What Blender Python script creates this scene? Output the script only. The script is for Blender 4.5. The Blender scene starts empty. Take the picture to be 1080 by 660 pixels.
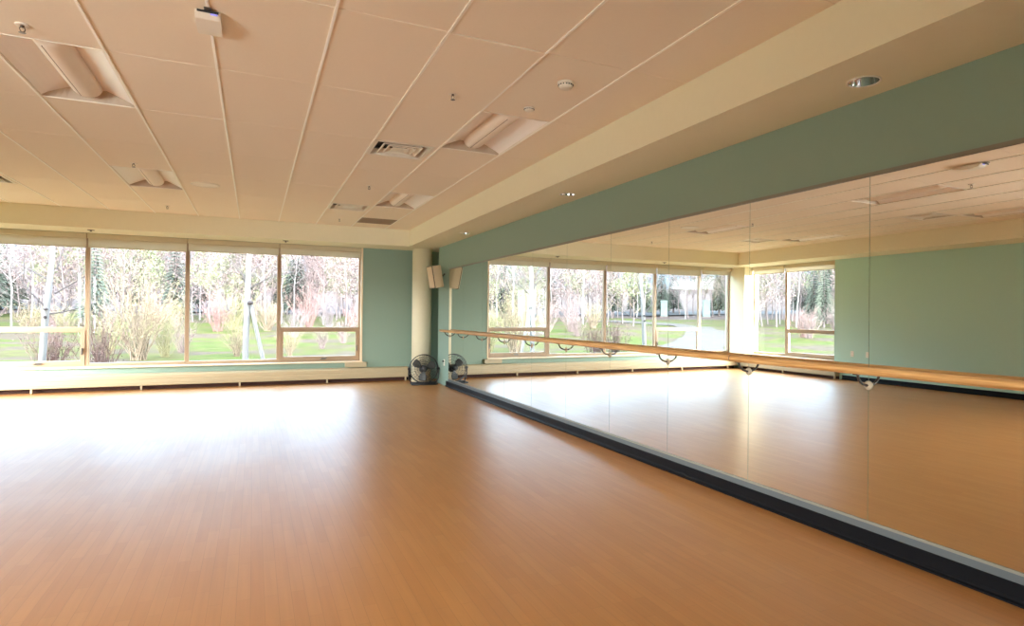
import bpy, bmesh, math, random
from mathutils import Vector, Matrix

sc = bpy.context.scene
COL = sc.collection
PI = math.pi
FZ = 1.33                       # eye height of the camera above the floor

# ------------------------------------------------------------------ helpers
def tag(o, label=None, cat=None, group=None, kind=None):
    if label: o['label'] = label
    if cat: o['category'] = cat
    if group: o['group'] = group
    if kind: o['kind'] = kind
    return o

def empty(name, loc=(0, 0, 0), rz=0.0):
    o = bpy.data.objects.new(name, None)
    COL.objects.link(o)
    o.location = loc
    o.rotation_euler = (0, 0, rz)
    o.empty_display_size = 0.1
    return o

class MB:
    """collects shapes and links them as one mesh object"""
    def __init__(self):
        self.bm = bmesh.new()
    def box(self, x0, x1, y0, y1, z0, z1, bev=0.0, seg=2):
        r = bmesh.ops.create_cube(self.bm, size=1.0)
        vs = r['verts']
        for v in vs:
            v.co = Vector(((x0 + x1) / 2 + v.co.x * (x1 - x0), (y0 + y1) / 2 + v.co.y * (y1 - y0), (z0 + z1) / 2 + v.co.z * (z1 - z0)))
        if bev > 0:
            es = list({e for v in vs for e in v.link_edges})
            bmesh.ops.bevel(self.bm, geom=es, offset=bev, segments=seg, affect='EDGES', profile=0.5)
        return self
    def quad(self, a, b, c, d):
        self.bm.faces.new([self.bm.verts.new(p) for p in (a, b, c, d)])
        return self
    def tube(self, pts, rad, n=8, caps=True, closed=False):
        pts = [Vector(p) for p in pts]
        if not hasattr(rad, '__len__'): rad = [rad] * len(pts)
        rings = []
        m = len(pts)
        up0 = None
        for i, p in enumerate(pts):
            if closed: t = pts[(i + 1) % m] - pts[(i - 1) % m]
            else: t = pts[min(i + 1, m - 1)] - pts[max(i - 1, 0)]
            t = t.normalized() if t.length > 1e-9 else Vector((0, 0, 1))
            if up0 is None:
                a = Vector((0, 0, 1)) if abs(t.z) < 0.9 else Vector((1, 0, 0))
                up0 = (a - t * a.dot(t)).normalized()
            else:
                up0 = up0 - t * up0.dot(t)
                up0 = up0.normalized() if up0.length > 1e-6 else t.orthogonal().normalized()
            s = t.cross(up0)
            rings.append([self.bm.verts.new(p + (up0 * math.cos(2 * PI * k / n) + s * math.sin(2 * PI * k / n)) * rad[i]) for k in range(n)])
        for i in range(m if closed else m - 1):
            A, B = rings[i], rings[(i + 1) % m]
            for k in range(n):
                self.bm.faces.new((A[k], A[(k + 1) % n], B[(k + 1) % n], B[k]))
        if caps and not closed:
            self.bm.faces.new(list(reversed(rings[0])))
            self.bm.faces.new(rings[-1])
        return self
    def lathe(self, prof, c=(0, 0, 0), n=32, axis='z', sx=1.0, sy=1.0):
        """profile [(r, h)] turned about an axis through c"""
        rings = []
        for r, h in prof:
            ring = []
            for k in range(n if r > 1e-6 else 1):
                a = 2 * PI * k / n
                u, v = r * math.cos(a) * sx, r * math.sin(a) * sy
                p = {'z': (u, v, h), 'y': (u, h, v), 'x': (h, u, v)}[axis]
                ring.append(self.bm.verts.new(Vector(c) + Vector(p)))
            rings.append(ring)
        for A, B in zip(rings, rings[1:]):
            for k in range(n):
                a0, a1 = A[k % len(A)], A[(k + 1) % len(A)]
                b0, b1 = B[k % len(B)], B[(k + 1) % len(B)]
                vs = []
                for v in (a0, a1, b1, b0):
                    if v not in vs: vs.append(v)
                if len(vs) >= 3: self.bm.faces.new(vs)
        return self
    def prism(self, poly, axis, lo, hi):
        """2-D polygon swept along an axis. axis x: (y,z)  y: (x,z)  z: (x,y)"""
        f = {'x': lambda p, t: (t, p[0], p[1]), 'y': lambda p, t: (p[0], t, p[1]), 'z': lambda p, t: (p[0], p[1], t)}[axis]
        A = [self.bm.verts.new(f(p, lo)) for p in poly]
        B = [self.bm.verts.new(f(p, hi)) for p in poly]
        n = len(poly)
        for k in range(n):
            self.bm.faces.new((A[k], A[(k + 1) % n], B[(k + 1) % n], B[k]))
        self.bm.faces.new(list(reversed(A)))
        self.bm.faces.new(B)
        return self
    def build(self, name, mat, parent=None, smooth=False, loc=None):
        bmesh.ops.recalc_face_normals(self.bm, faces=self.bm.faces)
        me = bpy.data.meshes.new(name)
        self.bm.to_mesh(me)
        self.bm.free()
        if smooth:
            for p in me.polygons: p.use_smooth = True
        me.materials.append(mat)
        o = bpy.data.objects.new(name, me)
        COL.objects.link(o)
        if parent is not None: o.parent = parent
        if loc is not None: o.location = loc
        return o

def copy_tree(o, parent=None):
    c = o.copy()
    COL.objects.link(c)
    if parent is not None: c.parent = parent
    for ch in list(o.children):
        copy_tree(ch, c)
    return c

def struct(o):
    o['kind'] = 'structure'
    return o

# ------------------------------------------------------------------ materials
def srgb(r, g, b):
    f = lambda c: (c / 12.92 if c <= 0.04045 else ((c + 0.055) / 1.055) ** 2.4)
    return (f(r / 255), f(g / 255), f(b / 255))

def mat(name, col, rough=0.5, metal=0.0, var=0.06, scale=30.0, bump=0.0, spec=0.5, coords='Object', bscale=None):
    m = bpy.data.materials.new(name)
    m.use_nodes = True
    nt = m.node_tree
    N, L = nt.nodes, nt.links
    b = N['Principled BSDF']
    b.inputs['Roughness'].default_value = rough
    b.inputs['Metallic'].default_value = metal
    b.inputs['Specular IOR Level'].default_value = spec
    tc = N.new('ShaderNodeTexCoord')
    no = N.new('ShaderNodeTexNoise')
    no.inputs['Scale'].default_value = scale
    no.inputs['Detail'].default_value = 4
    L.new(tc.outputs[coords], no.inputs['Vector'])
    mx = N.new('ShaderNodeMix')
    mx.data_type = 'RGBA'
    lo = [c * (1 - var) for c in col]
    hi = [min(c * (1 + var), 1) for c in col]
    mx.inputs[6].default_value = (*lo, 1)
    mx.inputs[7].default_value = (*hi, 1)
    L.new(no.outputs['Fac'], mx.inputs[0])
    L.new(mx.outputs[2], b.inputs['Base Color'])
    if bump > 0:
        bn = N.new('ShaderNodeBump')
        bn.inputs['Strength'].default_value = bump
        bn.inputs['Distance'].default_value = 0.002
        n2 = N.new('ShaderNodeTexNoise')
        n2.inputs['Scale'].default_value = bscale or scale * 8
        L.new(tc.outputs[coords], n2.inputs['Vector'])
        L.new(n2.outputs['Fac'], bn.inputs['Height'])
        L.new(bn.outputs['Normal'], b.inputs['Normal'])
    return m

M = {}
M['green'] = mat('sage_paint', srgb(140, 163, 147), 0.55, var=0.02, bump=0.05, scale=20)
M['green_lit'] = mat('sage_paint_lit', srgb(176, 212, 198), 0.55, var=0.02, bump=0.05, scale=20)  # same sage paint, with the light on the left wall put into the colour
M['cream'] = mat('cream_paint', srgb(234, 226, 196), 0.6, var=0.02, bump=0.05, scale=20)
M['tile'] = mat('ceiling_tile', srgb(241, 229, 209), 0.9, var=0.02, bump=0.25, scale=60, bscale=300, spec=0.2)
M['grid'] = mat('grid_white', srgb(252, 246, 232), 0.3, var=0.01, spec=0.9)
M['dark'] = mat('dark_void', (0.02, 0.02, 0.02), 0.8)
M['slab'] = mat('concrete_slab', (0.3, 0.28, 0.26), 0.9)
M['white'] = mat('white_enamel', srgb(238, 228, 212), 0.4, var=0.02)
M['reflector'] = mat('fixture_reflector', srgb(250, 243, 235), 0.35, var=0.02)
M['lens'] = mat('fixture_lens', srgb(238, 224, 206), 0.5, var=0.02, bump=0.1, bscale=600)
M['endplate'] = mat('fixture_end_plate', srgb(190, 172, 150), 0.5, var=0.02)  # darker than the reflector: shading of the ends put into the colour
M['plastic'] = mat('white_plastic', srgb(236, 228, 212), 0.4, var=0.02)
M['speaker'] = mat('speaker_shell', srgb(226, 205, 172), 0.5, var=0.02)
M['grille'] = mat('speaker_grille', srgb(214, 192, 160), 0.6, var=0.15, scale=500)
M['chrome'] = mat('chrome', (0.8, 0.8, 0.8), 0.12, 1.0, var=0.02)
M['steel'] = mat('dark_steel', (0.20, 0.18, 0.16), 0.35, 1.0, var=0.1)
M['arm'] = mat('bracket_iron', (0.045, 0.035, 0.028), 0.4, var=0.1)
M['black'] = mat('black_wire', (0.02, 0.02, 0.022), 0.4, var=0.1)
M['blade'] = mat('fan_blade', (0.07, 0.07, 0.065), 0.4, var=0.1)
M['vinyl'] = mat('black_vinyl_base', (0.004, 0.0045, 0.006), 0.5, spec=0.16, var=0.2, scale=8)
M['heater'] = mat('heater_enamel', srgb(188, 172, 140), 0.45, var=0.02)
M['frame'] = mat('window_frame_tan', srgb(164, 138, 112), 0.45, var=0.03)
M['sash'] = mat('window_sash_tan', srgb(160, 134, 108), 0.45, var=0.03)
M['sill'] = mat('sill_cream', srgb(236, 214, 182), 0.4, var=0.02)
M['ret'] = mat('return_grey', srgb(150, 128, 105), 0.6, var=0.05)
M['diffuser'] = mat('diffuser_metal', srgb(236, 226, 208), 0.3, var=0.03)
M['barre_flange'] = mat('flange_metal', srgb(172, 156, 132), 0.4, 0.0, var=0.05)
M['channel'] = mat('mirror_channel', srgb(138, 134, 122), 0.3, 0.2, var=0.02)

def wood_mat():
    m = bpy.data.materials.new('barre_wood')
    m.use_nodes = True
    N, L = m.node_tree.nodes, m.node_tree.links
    b = N['Principled BSDF']
    b.inputs['Roughness'].default_value = 0.35
    tc = N.new('ShaderNodeTexCoord')
    mp = N.new('ShaderNodeMapping')
    mp.inputs['Scale'].default_value = (40, 1.5, 40)
    no = N.new('ShaderNodeTexNoise')
    no.inputs['Scale'].default_value = 2.0
    no.inputs['Detail'].default_value = 6
    cr = N.new('ShaderNodeValToRGB')
    cr.color_ramp.elements[0].color = (*srgb(176, 122, 66), 1)
    cr.color_ramp.elements[1].color = (*srgb(226, 178, 116), 1)
    cr.color_ramp.elements[0].position = 0.3
    cr.color_ramp.elements[1].position = 0.7
    L.new(tc.outputs['Object'], mp.inputs['Vector'])
    L.new(mp.outputs['Vector'], no.inputs['Vector'])
    L.new(no.outputs['Fac'], cr.inputs['Fac'])
    L.new(cr.outputs['Color'], b.inputs['Base Color'])
    return m
M['wood'] = wood_mat()

def floor_mat():
    m = bpy.data.materials.new('wood_plank_floor')
    m.use_nodes = True
    N, L = m.node_tree.nodes, m.node_tree.links
    b = N['Principled BSDF']
    tc = N.new('ShaderNodeTexCoord')
    mp = N.new('ShaderNodeMapping')
    mp.inputs['Rotation'].default_value = (0, 0, PI / 2)
    br = N.new('ShaderNodeTexBrick')
    br.offset = 0.37
    br.inputs['Scale'].default_value = 1.0
    br.inputs['Brick Width'].default_value = 0.46
    br.inputs['Row Height'].default_value = 0.058
    br.inputs['Mortar Size'].default_value = 0.0012
    br.inputs['Mortar Smooth'].default_value = 0.3
    br.inputs['Color1'].default_value = (*FLOOR_A, 1)
    br.inputs['Color2'].default_value = (*FLOOR_B, 1)
    br.inputs['Mortar'].default_value = (*[c * 0.8 for c in FLOOR_A], 1)
    L.new(tc.outputs['Object'], mp.inputs['Vector'])
    L.new(mp.outputs['Vector'], br.inputs['Vector'])
    # long grain
    mg = N.new('ShaderNodeMapping')
    mg.inputs['Scale'].default_value = (38, 1.6, 1)
    ng = N.new('ShaderNodeTexNoise')
    ng.inputs['Scale'].default_value = 1.0
    ng.inputs['Detail'].default_value = 5
    L.new(tc.outputs['Object'], mg.inputs['Vector'])
    L.new(mg.outputs['Vector'], ng.inputs['Vector'])
    gr = N.new('ShaderNodeMapRange')
    gr.inputs['From Min'].default_value = 0.3
    gr.inputs['From Max'].default_value = 0.7
    gr.inputs['To Min'].default_value = 0.94
    gr.inputs['To Max'].default_value = 1.06
    L.new(ng.outputs['Fac'], gr.inputs['Value'])
    mul = N.new('ShaderNodeMix')
    mul.data_type = 'RGBA'
    mul.blend_type = 'MULTIPLY'
    mul.inputs[0].default_value = 1.0
    L.new(br.outputs['Color'], mul.inputs[6])
    L.new(gr.outputs['Result'], mul.inputs[7])
    L.new(mul.outputs[2], b.inputs['Base Color'])
    # roughness and slight unevenness of the polish
    nr = N.new('ShaderNodeTexNoise')
    nr.inputs['Scale'].default_value = 1.3
    nr.inputs['Detail'].default_value = 3
    L.new(tc.outputs['Object'], nr.inputs['Vector'])
    rr = N.new('ShaderNodeMapRange')
    rr.inputs['To Min'].default_value = FLOOR_R - 0.04
    rr.inputs['To Max'].default_value = FLOOR_R + 0.04
    L.new(nr.outputs['Fac'], rr.inputs['Value'])
    L.new(rr.outputs['Result'], b.inputs['Roughness'])
    b.inputs['Specular IOR Level'].default_value = FLOOR_S
    bn = N.new('ShaderNodeBump')
    bn.inputs['Strength'].default_value = 0.10
    bn.inputs['Distance'].default_value = 0.001
    b.inputs['Coat Weight'].default_value = 0.05
    b.inputs['Coat Roughness'].default_value = 0.30
    mb_ = N.new('ShaderNodeMapping')
    mb_.inputs['Scale'].default_value = (2.0, 11.0, 1)
    nb = N.new('ShaderNodeTexNoise')
    nb.inputs['Scale'].default_value = 1.0
    nb.inputs['Detail'].default_value = 3
    L.new(tc.outputs['Object'], mb_.inputs['Vector'])
    L.new(mb_.outputs['Vector'], nb.inputs['Vector'])
    ad = N.new('ShaderNodeMath')
    ad.operation = 'ADD'
    L.new(nb.outputs['Fac'], ad.inputs[0])
    L.new(br.outputs['Fac'], ad.inputs[1])
    L.new(ad.outputs[0], bn.inputs['Height'])
    L.new(bn.outputs['Normal'], b.inputs['Normal'])
    return m
FLOOR_A = srgb(168, 112, 56)
FLOOR_B = srgb(175, 120, 64)
FLOOR_R = 0.37
FLOOR_S = 0.9
M['floor'] = floor_mat()

def mirror_mat():
    m = bpy.data.materials.new('silvered_mirror')
    m.use_nodes = True
    b = m.node_tree.nodes['Principled BSDF']
    b.inputs['Base Color'].default_value = (0.93, 0.955, 0.93, 1)
    b.inputs['Metallic'].default_value = 1.0
    b.inputs['Roughness'].default_value = 0.0
    return m
M['mirror'] = mirror_mat()

def glass_mat():
    m = bpy.data.materials.new('window_glass')
    m.use_nodes = True
    N, L = m.node_tree.nodes, m.node_tree.links
    N.remove(N['Principled BSDF'])
    out = N['Material Output']
    tr = N.new('ShaderNodeBsdfTransparent')
    tr.inputs['Color'].default_value = (0.95, 0.97, 0.96, 1)
    gl = N.new('ShaderNodeBsdfGlossy')
    gl.inputs['Roughness'].default_value = 0.0
    lw = N.new('ShaderNodeLayerWeight')
    lw.inputs['Blend'].default_value = 0.5
    pw = N.new('ShaderNodeMath'); pw.operation = 'POWER'; pw.inputs[1].default_value = 5.0
    L.new(lw.outputs['Facing'], pw.inputs[0])
    fr = N.new('ShaderNodeMapRange')
    fr.inputs['To Min'].default_value = 0.008; fr.inputs['To Max'].default_value = 0.6
    L.new(pw.outputs[0], fr.inputs['Value'])
    mx = N.new('ShaderNodeMixShader')
    L.new(fr.outputs[0], mx.inputs[0])
    L.new(tr.outputs[0], mx.inputs[1])
    L.new(gl.outputs[0], mx.inputs[2])
    L.new(mx.outputs[0], out.inputs['Surface'])
    return m
M['glass'] = glass_mat()

def shade_mat():
    m = bpy.data.materials.new('roller_fabric')
    m.use_nodes = True
    N, L = m.node_tree.nodes, m.node_tree.links
    N.remove(N['Principled BSDF'])
    out = N['Material Output']
    tc = N.new('ShaderNodeTexCoord')
    wv = N.new('ShaderNodeTexNoise')
    wv.inputs['Scale'].default_value = 400
    L.new(tc.outputs['Object'], wv.inputs['Vector'])
    cr = N.new('ShaderNodeValToRGB')
    cr.color_ramp.elements[0].color = (*srgb(200, 188, 160), 1)
    cr.color_ramp.elements[1].color = (*srgb(216, 206, 180), 1)
    L.new(wv.outputs['Fac'], cr.inputs['Fac'])
    d = N.new('ShaderNodeBsdfDiffuse')
    t = N.new('ShaderNodeBsdfTranslucent')
    L.new(cr.outputs['Color'], d.inputs['Color'])
    L.new(cr.outputs['Color'], t.inputs['Color'])
    mx = N.new('ShaderNodeMixShader')
    mx.inputs[0].default_value = 0.12
    L.new(d.outputs[0], mx.inputs[1])
    L.new(t.outputs[0], mx.inputs[2])
    L.new(mx.outputs[0], out.inputs['Surface'])
    return m
M['shade'] = shade_mat()

# outdoor materials: real surfaces under a very bright overcast sky, so the reflectances are low
OUT = 1.0
def omat(name, col, var=0.25, scale=2.0, rough=0.9):
    return mat(name, [c * OUT for c in col], rough, var=var, scale=scale, spec=0.1)

# ------------------------------------------------------------------ room numbers (metres; floor z=0; camera above the origin)
T = 0.6096
X0, Y0 = 0.3726, 3.4521         # ceiling grid origin
CZ = 2.94                       # ceiling height
XR = 3.23                       # mirror wall
XL = -5.10                      # left wall
YB = 12.70                      # window wall, inner face
YN = -3.2                       # wall behind the camera
SOF = 2.63                      # underside of the dropped soffits
XS = 2.66                       # face of soffit on the mirror side
XSL = -4.39                     # face of soffit on the left
YS = 11.93                      # face of soffit over the windows
SILL = 0.40
MB0, MB1 = 0.148, 2.170         # mirror bottom / top
Z = lambda h: h + FZ            # height measured from the eye

def gx(i): return X0 + T * i
def gy(j): return Y0 + 2 * T * j

# ------------------------------------------------------------------ floor, walls, soffits
struct(MB().box(XL - 0.3, XR + 0.5, YN - 0.3, YB + 0.25, -0.2, 0).build('floor', M['floor']))
struct(MB().box(XL - 0.5, XR + 0.5, YN - 0.5, YB + 0.45, CZ + 0.16, CZ + 0.36).build('roof_slab', M['slab']))
YE = 11.90                      # the mirror wall stops short of the window wall: a narrow recess behind the column
wr = MB()
wr.box(XR, XR + 0.50, YN - 0.25, YE, 0, CZ + 0.16)
wr.box(XR + 0.30, XR + 0.50, YE, YB + 0.25, 0, CZ + 0.16)
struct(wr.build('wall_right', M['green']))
# window wall: opening between X -4.88 and 1.90
WX0, WX1 = -4.88, 1.90
wb = MB()
wb.box(XL - 0.25, XR + 0.3, YB, YB + 0.25, 0, SILL)
wb.box(WX1, XR + 0.3, YB, YB + 0.25, SILL, CZ + 0.16)
wb.box(WX0, WX1, YB, YB + 0.25, SOF, CZ + 0.16)
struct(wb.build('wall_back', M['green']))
SY0, SY1 = 9.66, 12.24          # opening in the left wall
NY0, NY1 = -3.0, 0.9            # unseen glazed opening added in the near left wall to brighten the room
wl = MB()
wl.box(XL - 0.25, XL, YN - 0.25, YB, 0, SILL)
wl.box(XL - 0.25, XL, YN - 0.25, NY0, SILL, CZ + 0.16)
wl.box(XL - 0.25, XL, NY1, SY0, SILL, CZ + 0.16)
wl.box(XL - 0.25, XL, SY0, SY1, SOF, CZ + 0.16)
wl.box(XL - 0.25, XL, NY0, NY1, SOF, CZ + 0.16)
struct(wl.build('wall_left', M['green_lit']))
struct(MB().box(XL - 0.25, WX0, SY1, YB + 0.25, SILL, CZ + 0.16).build('corner_pier', M['cream']))
struct(MB().box(XL - 0.25, XR, YN - 0.25, YN, 0, CZ + 0.16).build('wall_front', M['green']))
# dropped soffits (one continuous plasterboard drop round the ceiling)
struct(MB().prism([(XS, YN), (XR, YN), (XR, YE), (XR + 0.3, YE), (XR + 0.3, YB), (XS, YB)], 'z', SOF, CZ + 0.15).build('trim_1', M['cream']))
struct(MB().box(XSL, XS, YS, YB, SOF, CZ + 0.15).build('trim_2', M['cream']))
struct(MB().box(XL, XSL, YN, YB, SOF, CZ + 0.15).build('trim_3', M['cream']))
# round column in the corner
struct(MB().lathe([(0.0, 0), (0.190, 0), (0.190, SOF), (0, SOF)], (3.015, 12.36, 0), 64).build('column', M['cream'], smooth=False))
for p in bpy.data.objects['column'].data.polygons: p.use_smooth = abs(p.normal.z) < 0.5

# black cove base: mirror wall, left wall
def cove(t0, t1, side):
    m = MB()
    s = -1 if side == 'r' else 1
    x = XR if side == 'r' else XL
    poly = [(x, 0), (x + s * 0.028, 0), (x + s * 0.027, 0.008), (x + s * 0.016, 0.016), (x + s * 0.010, 0.028), (x + s * 0.0095, 0.094), (x + s * 0.006, 0.1), (x, 0.1)]
    m.prism(poly, 'y', t0, t1)
    return m
struct(cove(YN, 11.30, 'r').build('baseboard_right', M['vinyl']))
struct(cove(YN, 9.45, 'l').build('baseboard_left', M['vinyl']))
struct(MB().box(1.95, 3.0, YB - 0.008, YB, 0, 0.1).build('baseboard_back', M['vinyl']))

# ------------------------------------------------------------------ ceiling tiles and runners
fix_full = {(2, -2), (2, 1), (2, 4), (-3, 1), (-3, 4), (-7, 1), (-7, 4)}
fix_near = {(1, 2), (1, 5), (-6, 2), (-6, 5), (2, 6)}     # 2x2 ft devices in the nearer half of a cell
ct = MB()
random.seed(5)
for i in range(-8, 4):
    xa, xb = max(gx(i), XSL), min(gx(i + 1), XS)
    for j in range(-6, 7):
        ya, yb = max(gy(j), YN), min(gy(j + 1), YS)
        if yb - ya < 0.02 or (i, j) in fix_full: continue
        if (i, j) in fix_near:
            if (i, j) != (2, 6):
                ct.box(xa + 0.57, xb, ya, ya + T, CZ, CZ + 0.018); ct.box(xa, xa + 0.57, ya + 0.568, ya + T, CZ, CZ + 0.018)
            ya = gy(j) + T
            if yb - ya < 0.03: continue
        dz = random.uniform(-0.0005, 0.0005)
        if (i, j) == (1, 0): dz = -0.006
        g = 0.0028
        ct.box(xa, xb, ya + g, yb - g, CZ + dz, CZ + dz + 0.018, 0.002, 1)
ceil = struct(ct.build('ceiling', M['tile']))
rn = MB()
for i in range(-7, 4):
    rn.box(gx(i) - 0.0075, gx(i) + 0.0075, YN, YS, CZ - 0.007, CZ + 0.02)
struct(rn.build('ceiling_grid_trim', M['grid']))

# ------------------------------------------------------------------ recessed light fixtures
def make_troffer():
    w, l = T - 0.016, 2 * T - 0.006
    root = empty('ceiling_light')
    # white housing: two curved reflector wings, rising to the middle
    hs = MB()
    prof = []
    for k in range(17):
        u = -1 + 2 * k / 16
        x = u * w / 2
        z = 0.004 + 0.088 * min(1.0, (1 - abs(u)) / 0.62) ** 0.85
        prof.append((x, z))
    outer = [(w / 2, 0.105), (-w / 2, 0.105)]
    hs.prism(prof + outer, 'y', 0.03, l - 0.03)
    hs.build('reflector', M['reflector'], root)
    for ya, yb, yc in ((0.0, 0.034, 0.0), (l, l - 0.034, l)):
        ep = MB()
        top = [(p[0], yb, p[1] + 0.001) for p in prof]
        bot = [(p[0], yc, 0.0) for p in prof]
        A = [ep.bm.verts.new(p) for p in bot]
        B = [ep.bm.verts.new(p) for p in top]
        for k in range(16):
            ep.bm.faces.new((A[k], A[k + 1], B[k + 1], B[k]))
        ep.build('end_plate', M['endplate'], root)
    # long rounded basket in the middle with tapered ends
    bk = MB()
    R, nn, sg = 0.098, 14, 22
    rings = []
    y0, y1 = 0.030, l - 0.030
    for s in range(sg + 1):
        f = s / sg
        y = y0 + (y1 - y0) * f
        d = min(f, 1 - f) * (y1 - y0)
        e = 1.0 if d > 0.10 else math.sqrt(max(0.0, 1 - (1 - d / 0.10) ** 2))
        ring = []
        for k in range(nn + 1):
            a = PI * k / nn
            zz = 0.088 - math.sin(a) * 0.086 * (0.10 + 0.9 * e)
            xx = -math.cos(a) * R * (0.62 + 0.38 * e)
            ring.append(bk.bm.verts.new((xx, y, zz)))
        rings.append(ring)
    for A, B in zip(rings, rings[1:]):
        for k in range(nn):
            bk.bm.faces.new((A[k], A[k + 1], B[k + 1], B[k]))
    b = bk.build('lens', M['lens'], root, smooth=True)
    sm = MB()
    sm.box(-0.034, -0.030, 0.12, l - 0.12, 0.0055, 0.011)
    sm.build('lens_seam', M['ret'], b)
    rm = MB()
    e = 0.006
    rm.box(-w / 2, w / 2, 0, e, -0.002, 0.006); rm.box(-w / 2, w / 2, l - e, l, -0.002, 0.006)
    rm.box(-w / 2, -w / 2 + e, e, l - e, -0.002, 0.006); rm.box(w / 2 - e, w / 2, e, l - e, -0.002, 0.006)
    rm.build('rim', M['white'], root)
    return root
tro = [((2, 1), 'recessed ceiling light with rounded basket between the smoke detectors and the near air diffuser'),
       ((2, -2), 'recessed ceiling light cut off by the top edge, close to the mirror side soffit'),
       ((2, 4), 'small looking recessed ceiling light beside the far air diffuser, near the grey return grille'),
       ((-3, 1), 'large recessed ceiling light with rounded basket at the upper left corner, beside a sprinkler'),
       ((-3, 4), 'recessed ceiling light far along the left, beside the round ceiling speaker'),
       ((-7, 1), 'recessed ceiling light by the left side soffit, farther from the windows, mirrored only'),
       ((-7, 4), 'recessed ceiling light by the far left corner, seen only in the mirror')]
p0 = make_troffer()
for k, ((i, j), lab) in enumerate(tro):
    o = p0 if k == 0 else copy_tree(p0)
    o.location = (gx(i) + T / 2, gy(j) + 0.003, CZ)
    tag(o, lab, 'ceiling light', 'recessed troffer lights')

# ------------------------------------------------------------------ square air diffusers, return grille
def make_diffuser():
    s = 0.556
    root = empty('air_diffuser')
    def ring(m, a, za, b, zb, th=0.0015):
        A = [(-a, -a, za), (a, -a, za), (a, a, za), (-a, a, za)]
        B = [(-b, -b, zb), (b, -b, zb), (b, b, zb), (-b, b, zb)]
        for k in range(4):
            m.quad(A[k], A[(k + 1) % 4], B[(k + 1) % 4], B[k])
    fr = MB()
    ring(fr, s / 2, -0.003, s / 2 - 0.032, -0.003)
    ring(fr, s / 2 - 0.032, -0.003, s / 2 - 0.046, 0.055)
    ring(fr, s / 2, -0.002, s / 2, 0.05)
    fr.build('frame', M['diffuser'], root)
    bx = MB()
    bx.box(-s / 2 + 0.02, s / 2 - 0.02, -s / 2 + 0.02, s / 2 - 0.02, 0.075, 0.10)
    bx.build('plenum', M['dark'], root)
    for k, a in enumerate((0.190, 0.135)):
        lv = MB()
        ring(lv, a, 0.002, a - 0.050, 0.040)
        ring(lv, a, 0.002, a - 0.008, -0.003)
        lv.build('louvre', M['diffuser'], root)
    pl = MB()
    pl.box(-0.082, 0.082, -0.082, 0.082, 0.000, 0.006, 0.002, 1)
    pl.build('centre_plate', M['diffuser'], root)
    return root
dif = [((1, 2), 'square air diffuser with stepped louvres, the nearer one between the recessed lights'),
       ((1, 5), 'square air diffuser far down the ceiling, beside the grey return grille'),
       ((-6, 5), 'square air diffuser at the left edge of the view, near the window soffit'),
       ((-6, 2), 'square air diffuser over the left side of the room, seen only in the mirror')]
p0 = make_diffuser()
for k, ((i, j), lab) in enumerate(dif):
    o = p0 if k == 0 else copy_tree(p0)
    o.location = (gx(i) + 0.010 + 0.278, gy(j) + 0.008 + 0.278, CZ)
    tag(o, lab, 'air vent', 'square ceiling air diffusers')
g = empty('return_grille', (gx(2) + T / 2, gy(6) + T / 2, CZ))
tag(g, 'flat grey return air grille in the ceiling closest to the window soffit', 'air vent')
s = T - 0.02
m = MB()
for a, b, c, d in ((-s / 2, s / 2, -s / 2, -s / 2 + 0.03), (-s / 2, s / 2, s / 2 - 0.03, s / 2), (-s / 2, -s / 2 + 0.03, -s / 2 + 0.03, s / 2 - 0.03), (s / 2 - 0.03, s / 2, -s / 2 + 0.03, s / 2 - 0.03)):
    m.box(a, b, c, d, -0.004, 0.012)
m.build('frame', M['ret'], g)
m = MB()
for k in range(40):
    y = -s / 2 + 0.035 + k * (s - 0.07) / 39
    m.quad((-s / 2 + 0.03, y, 0.006), (s / 2 - 0.03, y, 0.006), (s / 2 - 0.03, y + 0.0125, 0.0), (-s / 2 + 0.03, y + 0.0125, 0.0))
m.build('slats', M['ret'], g)
MB().box(-s / 2 + 0.01, s / 2 - 0.01, -s / 2 + 0.01, s / 2 - 0.01, 0.03, 0.06).build('duct_opening', M['dark'], g)

# ------------------------------------------------------------------ sprinklers, detectors, speaker disc, access point
def make_sprinkler():
    root = empty('fire_sprinkler')
    MB().lathe([(0.018, 0.002), (0.034, 0.0), (0.036, -0.003), (0.033, -0.006), (0.014, -0.007), (0.010, -0.004)], n=24).build('escutcheon', M['white'], root, smooth=True)
    m = MB()
    m.lathe([(0.009, 0.0), (0.009, -0.016), (0.005, -0.018), (0.0, -0.018)], n=12)
    for sx in (-1, 1):
        m.tube([(sx * 0.008, 0, -0.014), (sx * 0.013, 0, -0.024), (sx * 0.010, 0, -0.036), (0, 0, -0.044)], 0.0025, 6)
    m.build('head', M['steel'], root)
    m = MB()
    m.lathe([(0, -0.043), (0.016, -0.044), (0.017, -0.046), (0, -0.047)], n=18)
    m.build('deflector', M['steel'], root)
    return root
spr = [((1.285, 4.40), 'small fire sprinkler in the dropped tile between the near diffuser and the smoke detectors'),
       ((1.285, 8.06), 'small fire sprinkler between the two square diffusers on the right half of the ceiling'),
       ((1.285, 11.09), 'small fire sprinkler near the window soffit, left of the grey return grille'),
       ((-1.19, 4.47), 'fire sprinkler with a white ring beside the large light at the upper left corner'),
       ((-1.19, 8.07), 'small fire sprinkler at the near end of the light by the round ceiling speaker'),
       ((-1.20, 11.08), 'small fire sprinkler near the window soffit, between far left light and windows')]
p0 = make_sprinkler()
for k, ((x, y), lab) in enumerate(spr):
    o = p0 if k == 0 else copy_tree(p0)
    o.location = (x, y, CZ)
    o.rotation_euler = (0, 0, 0.5)
    tag(o, lab, 'sprinkler', 'fire sprinklers in the ceiling')
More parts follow.
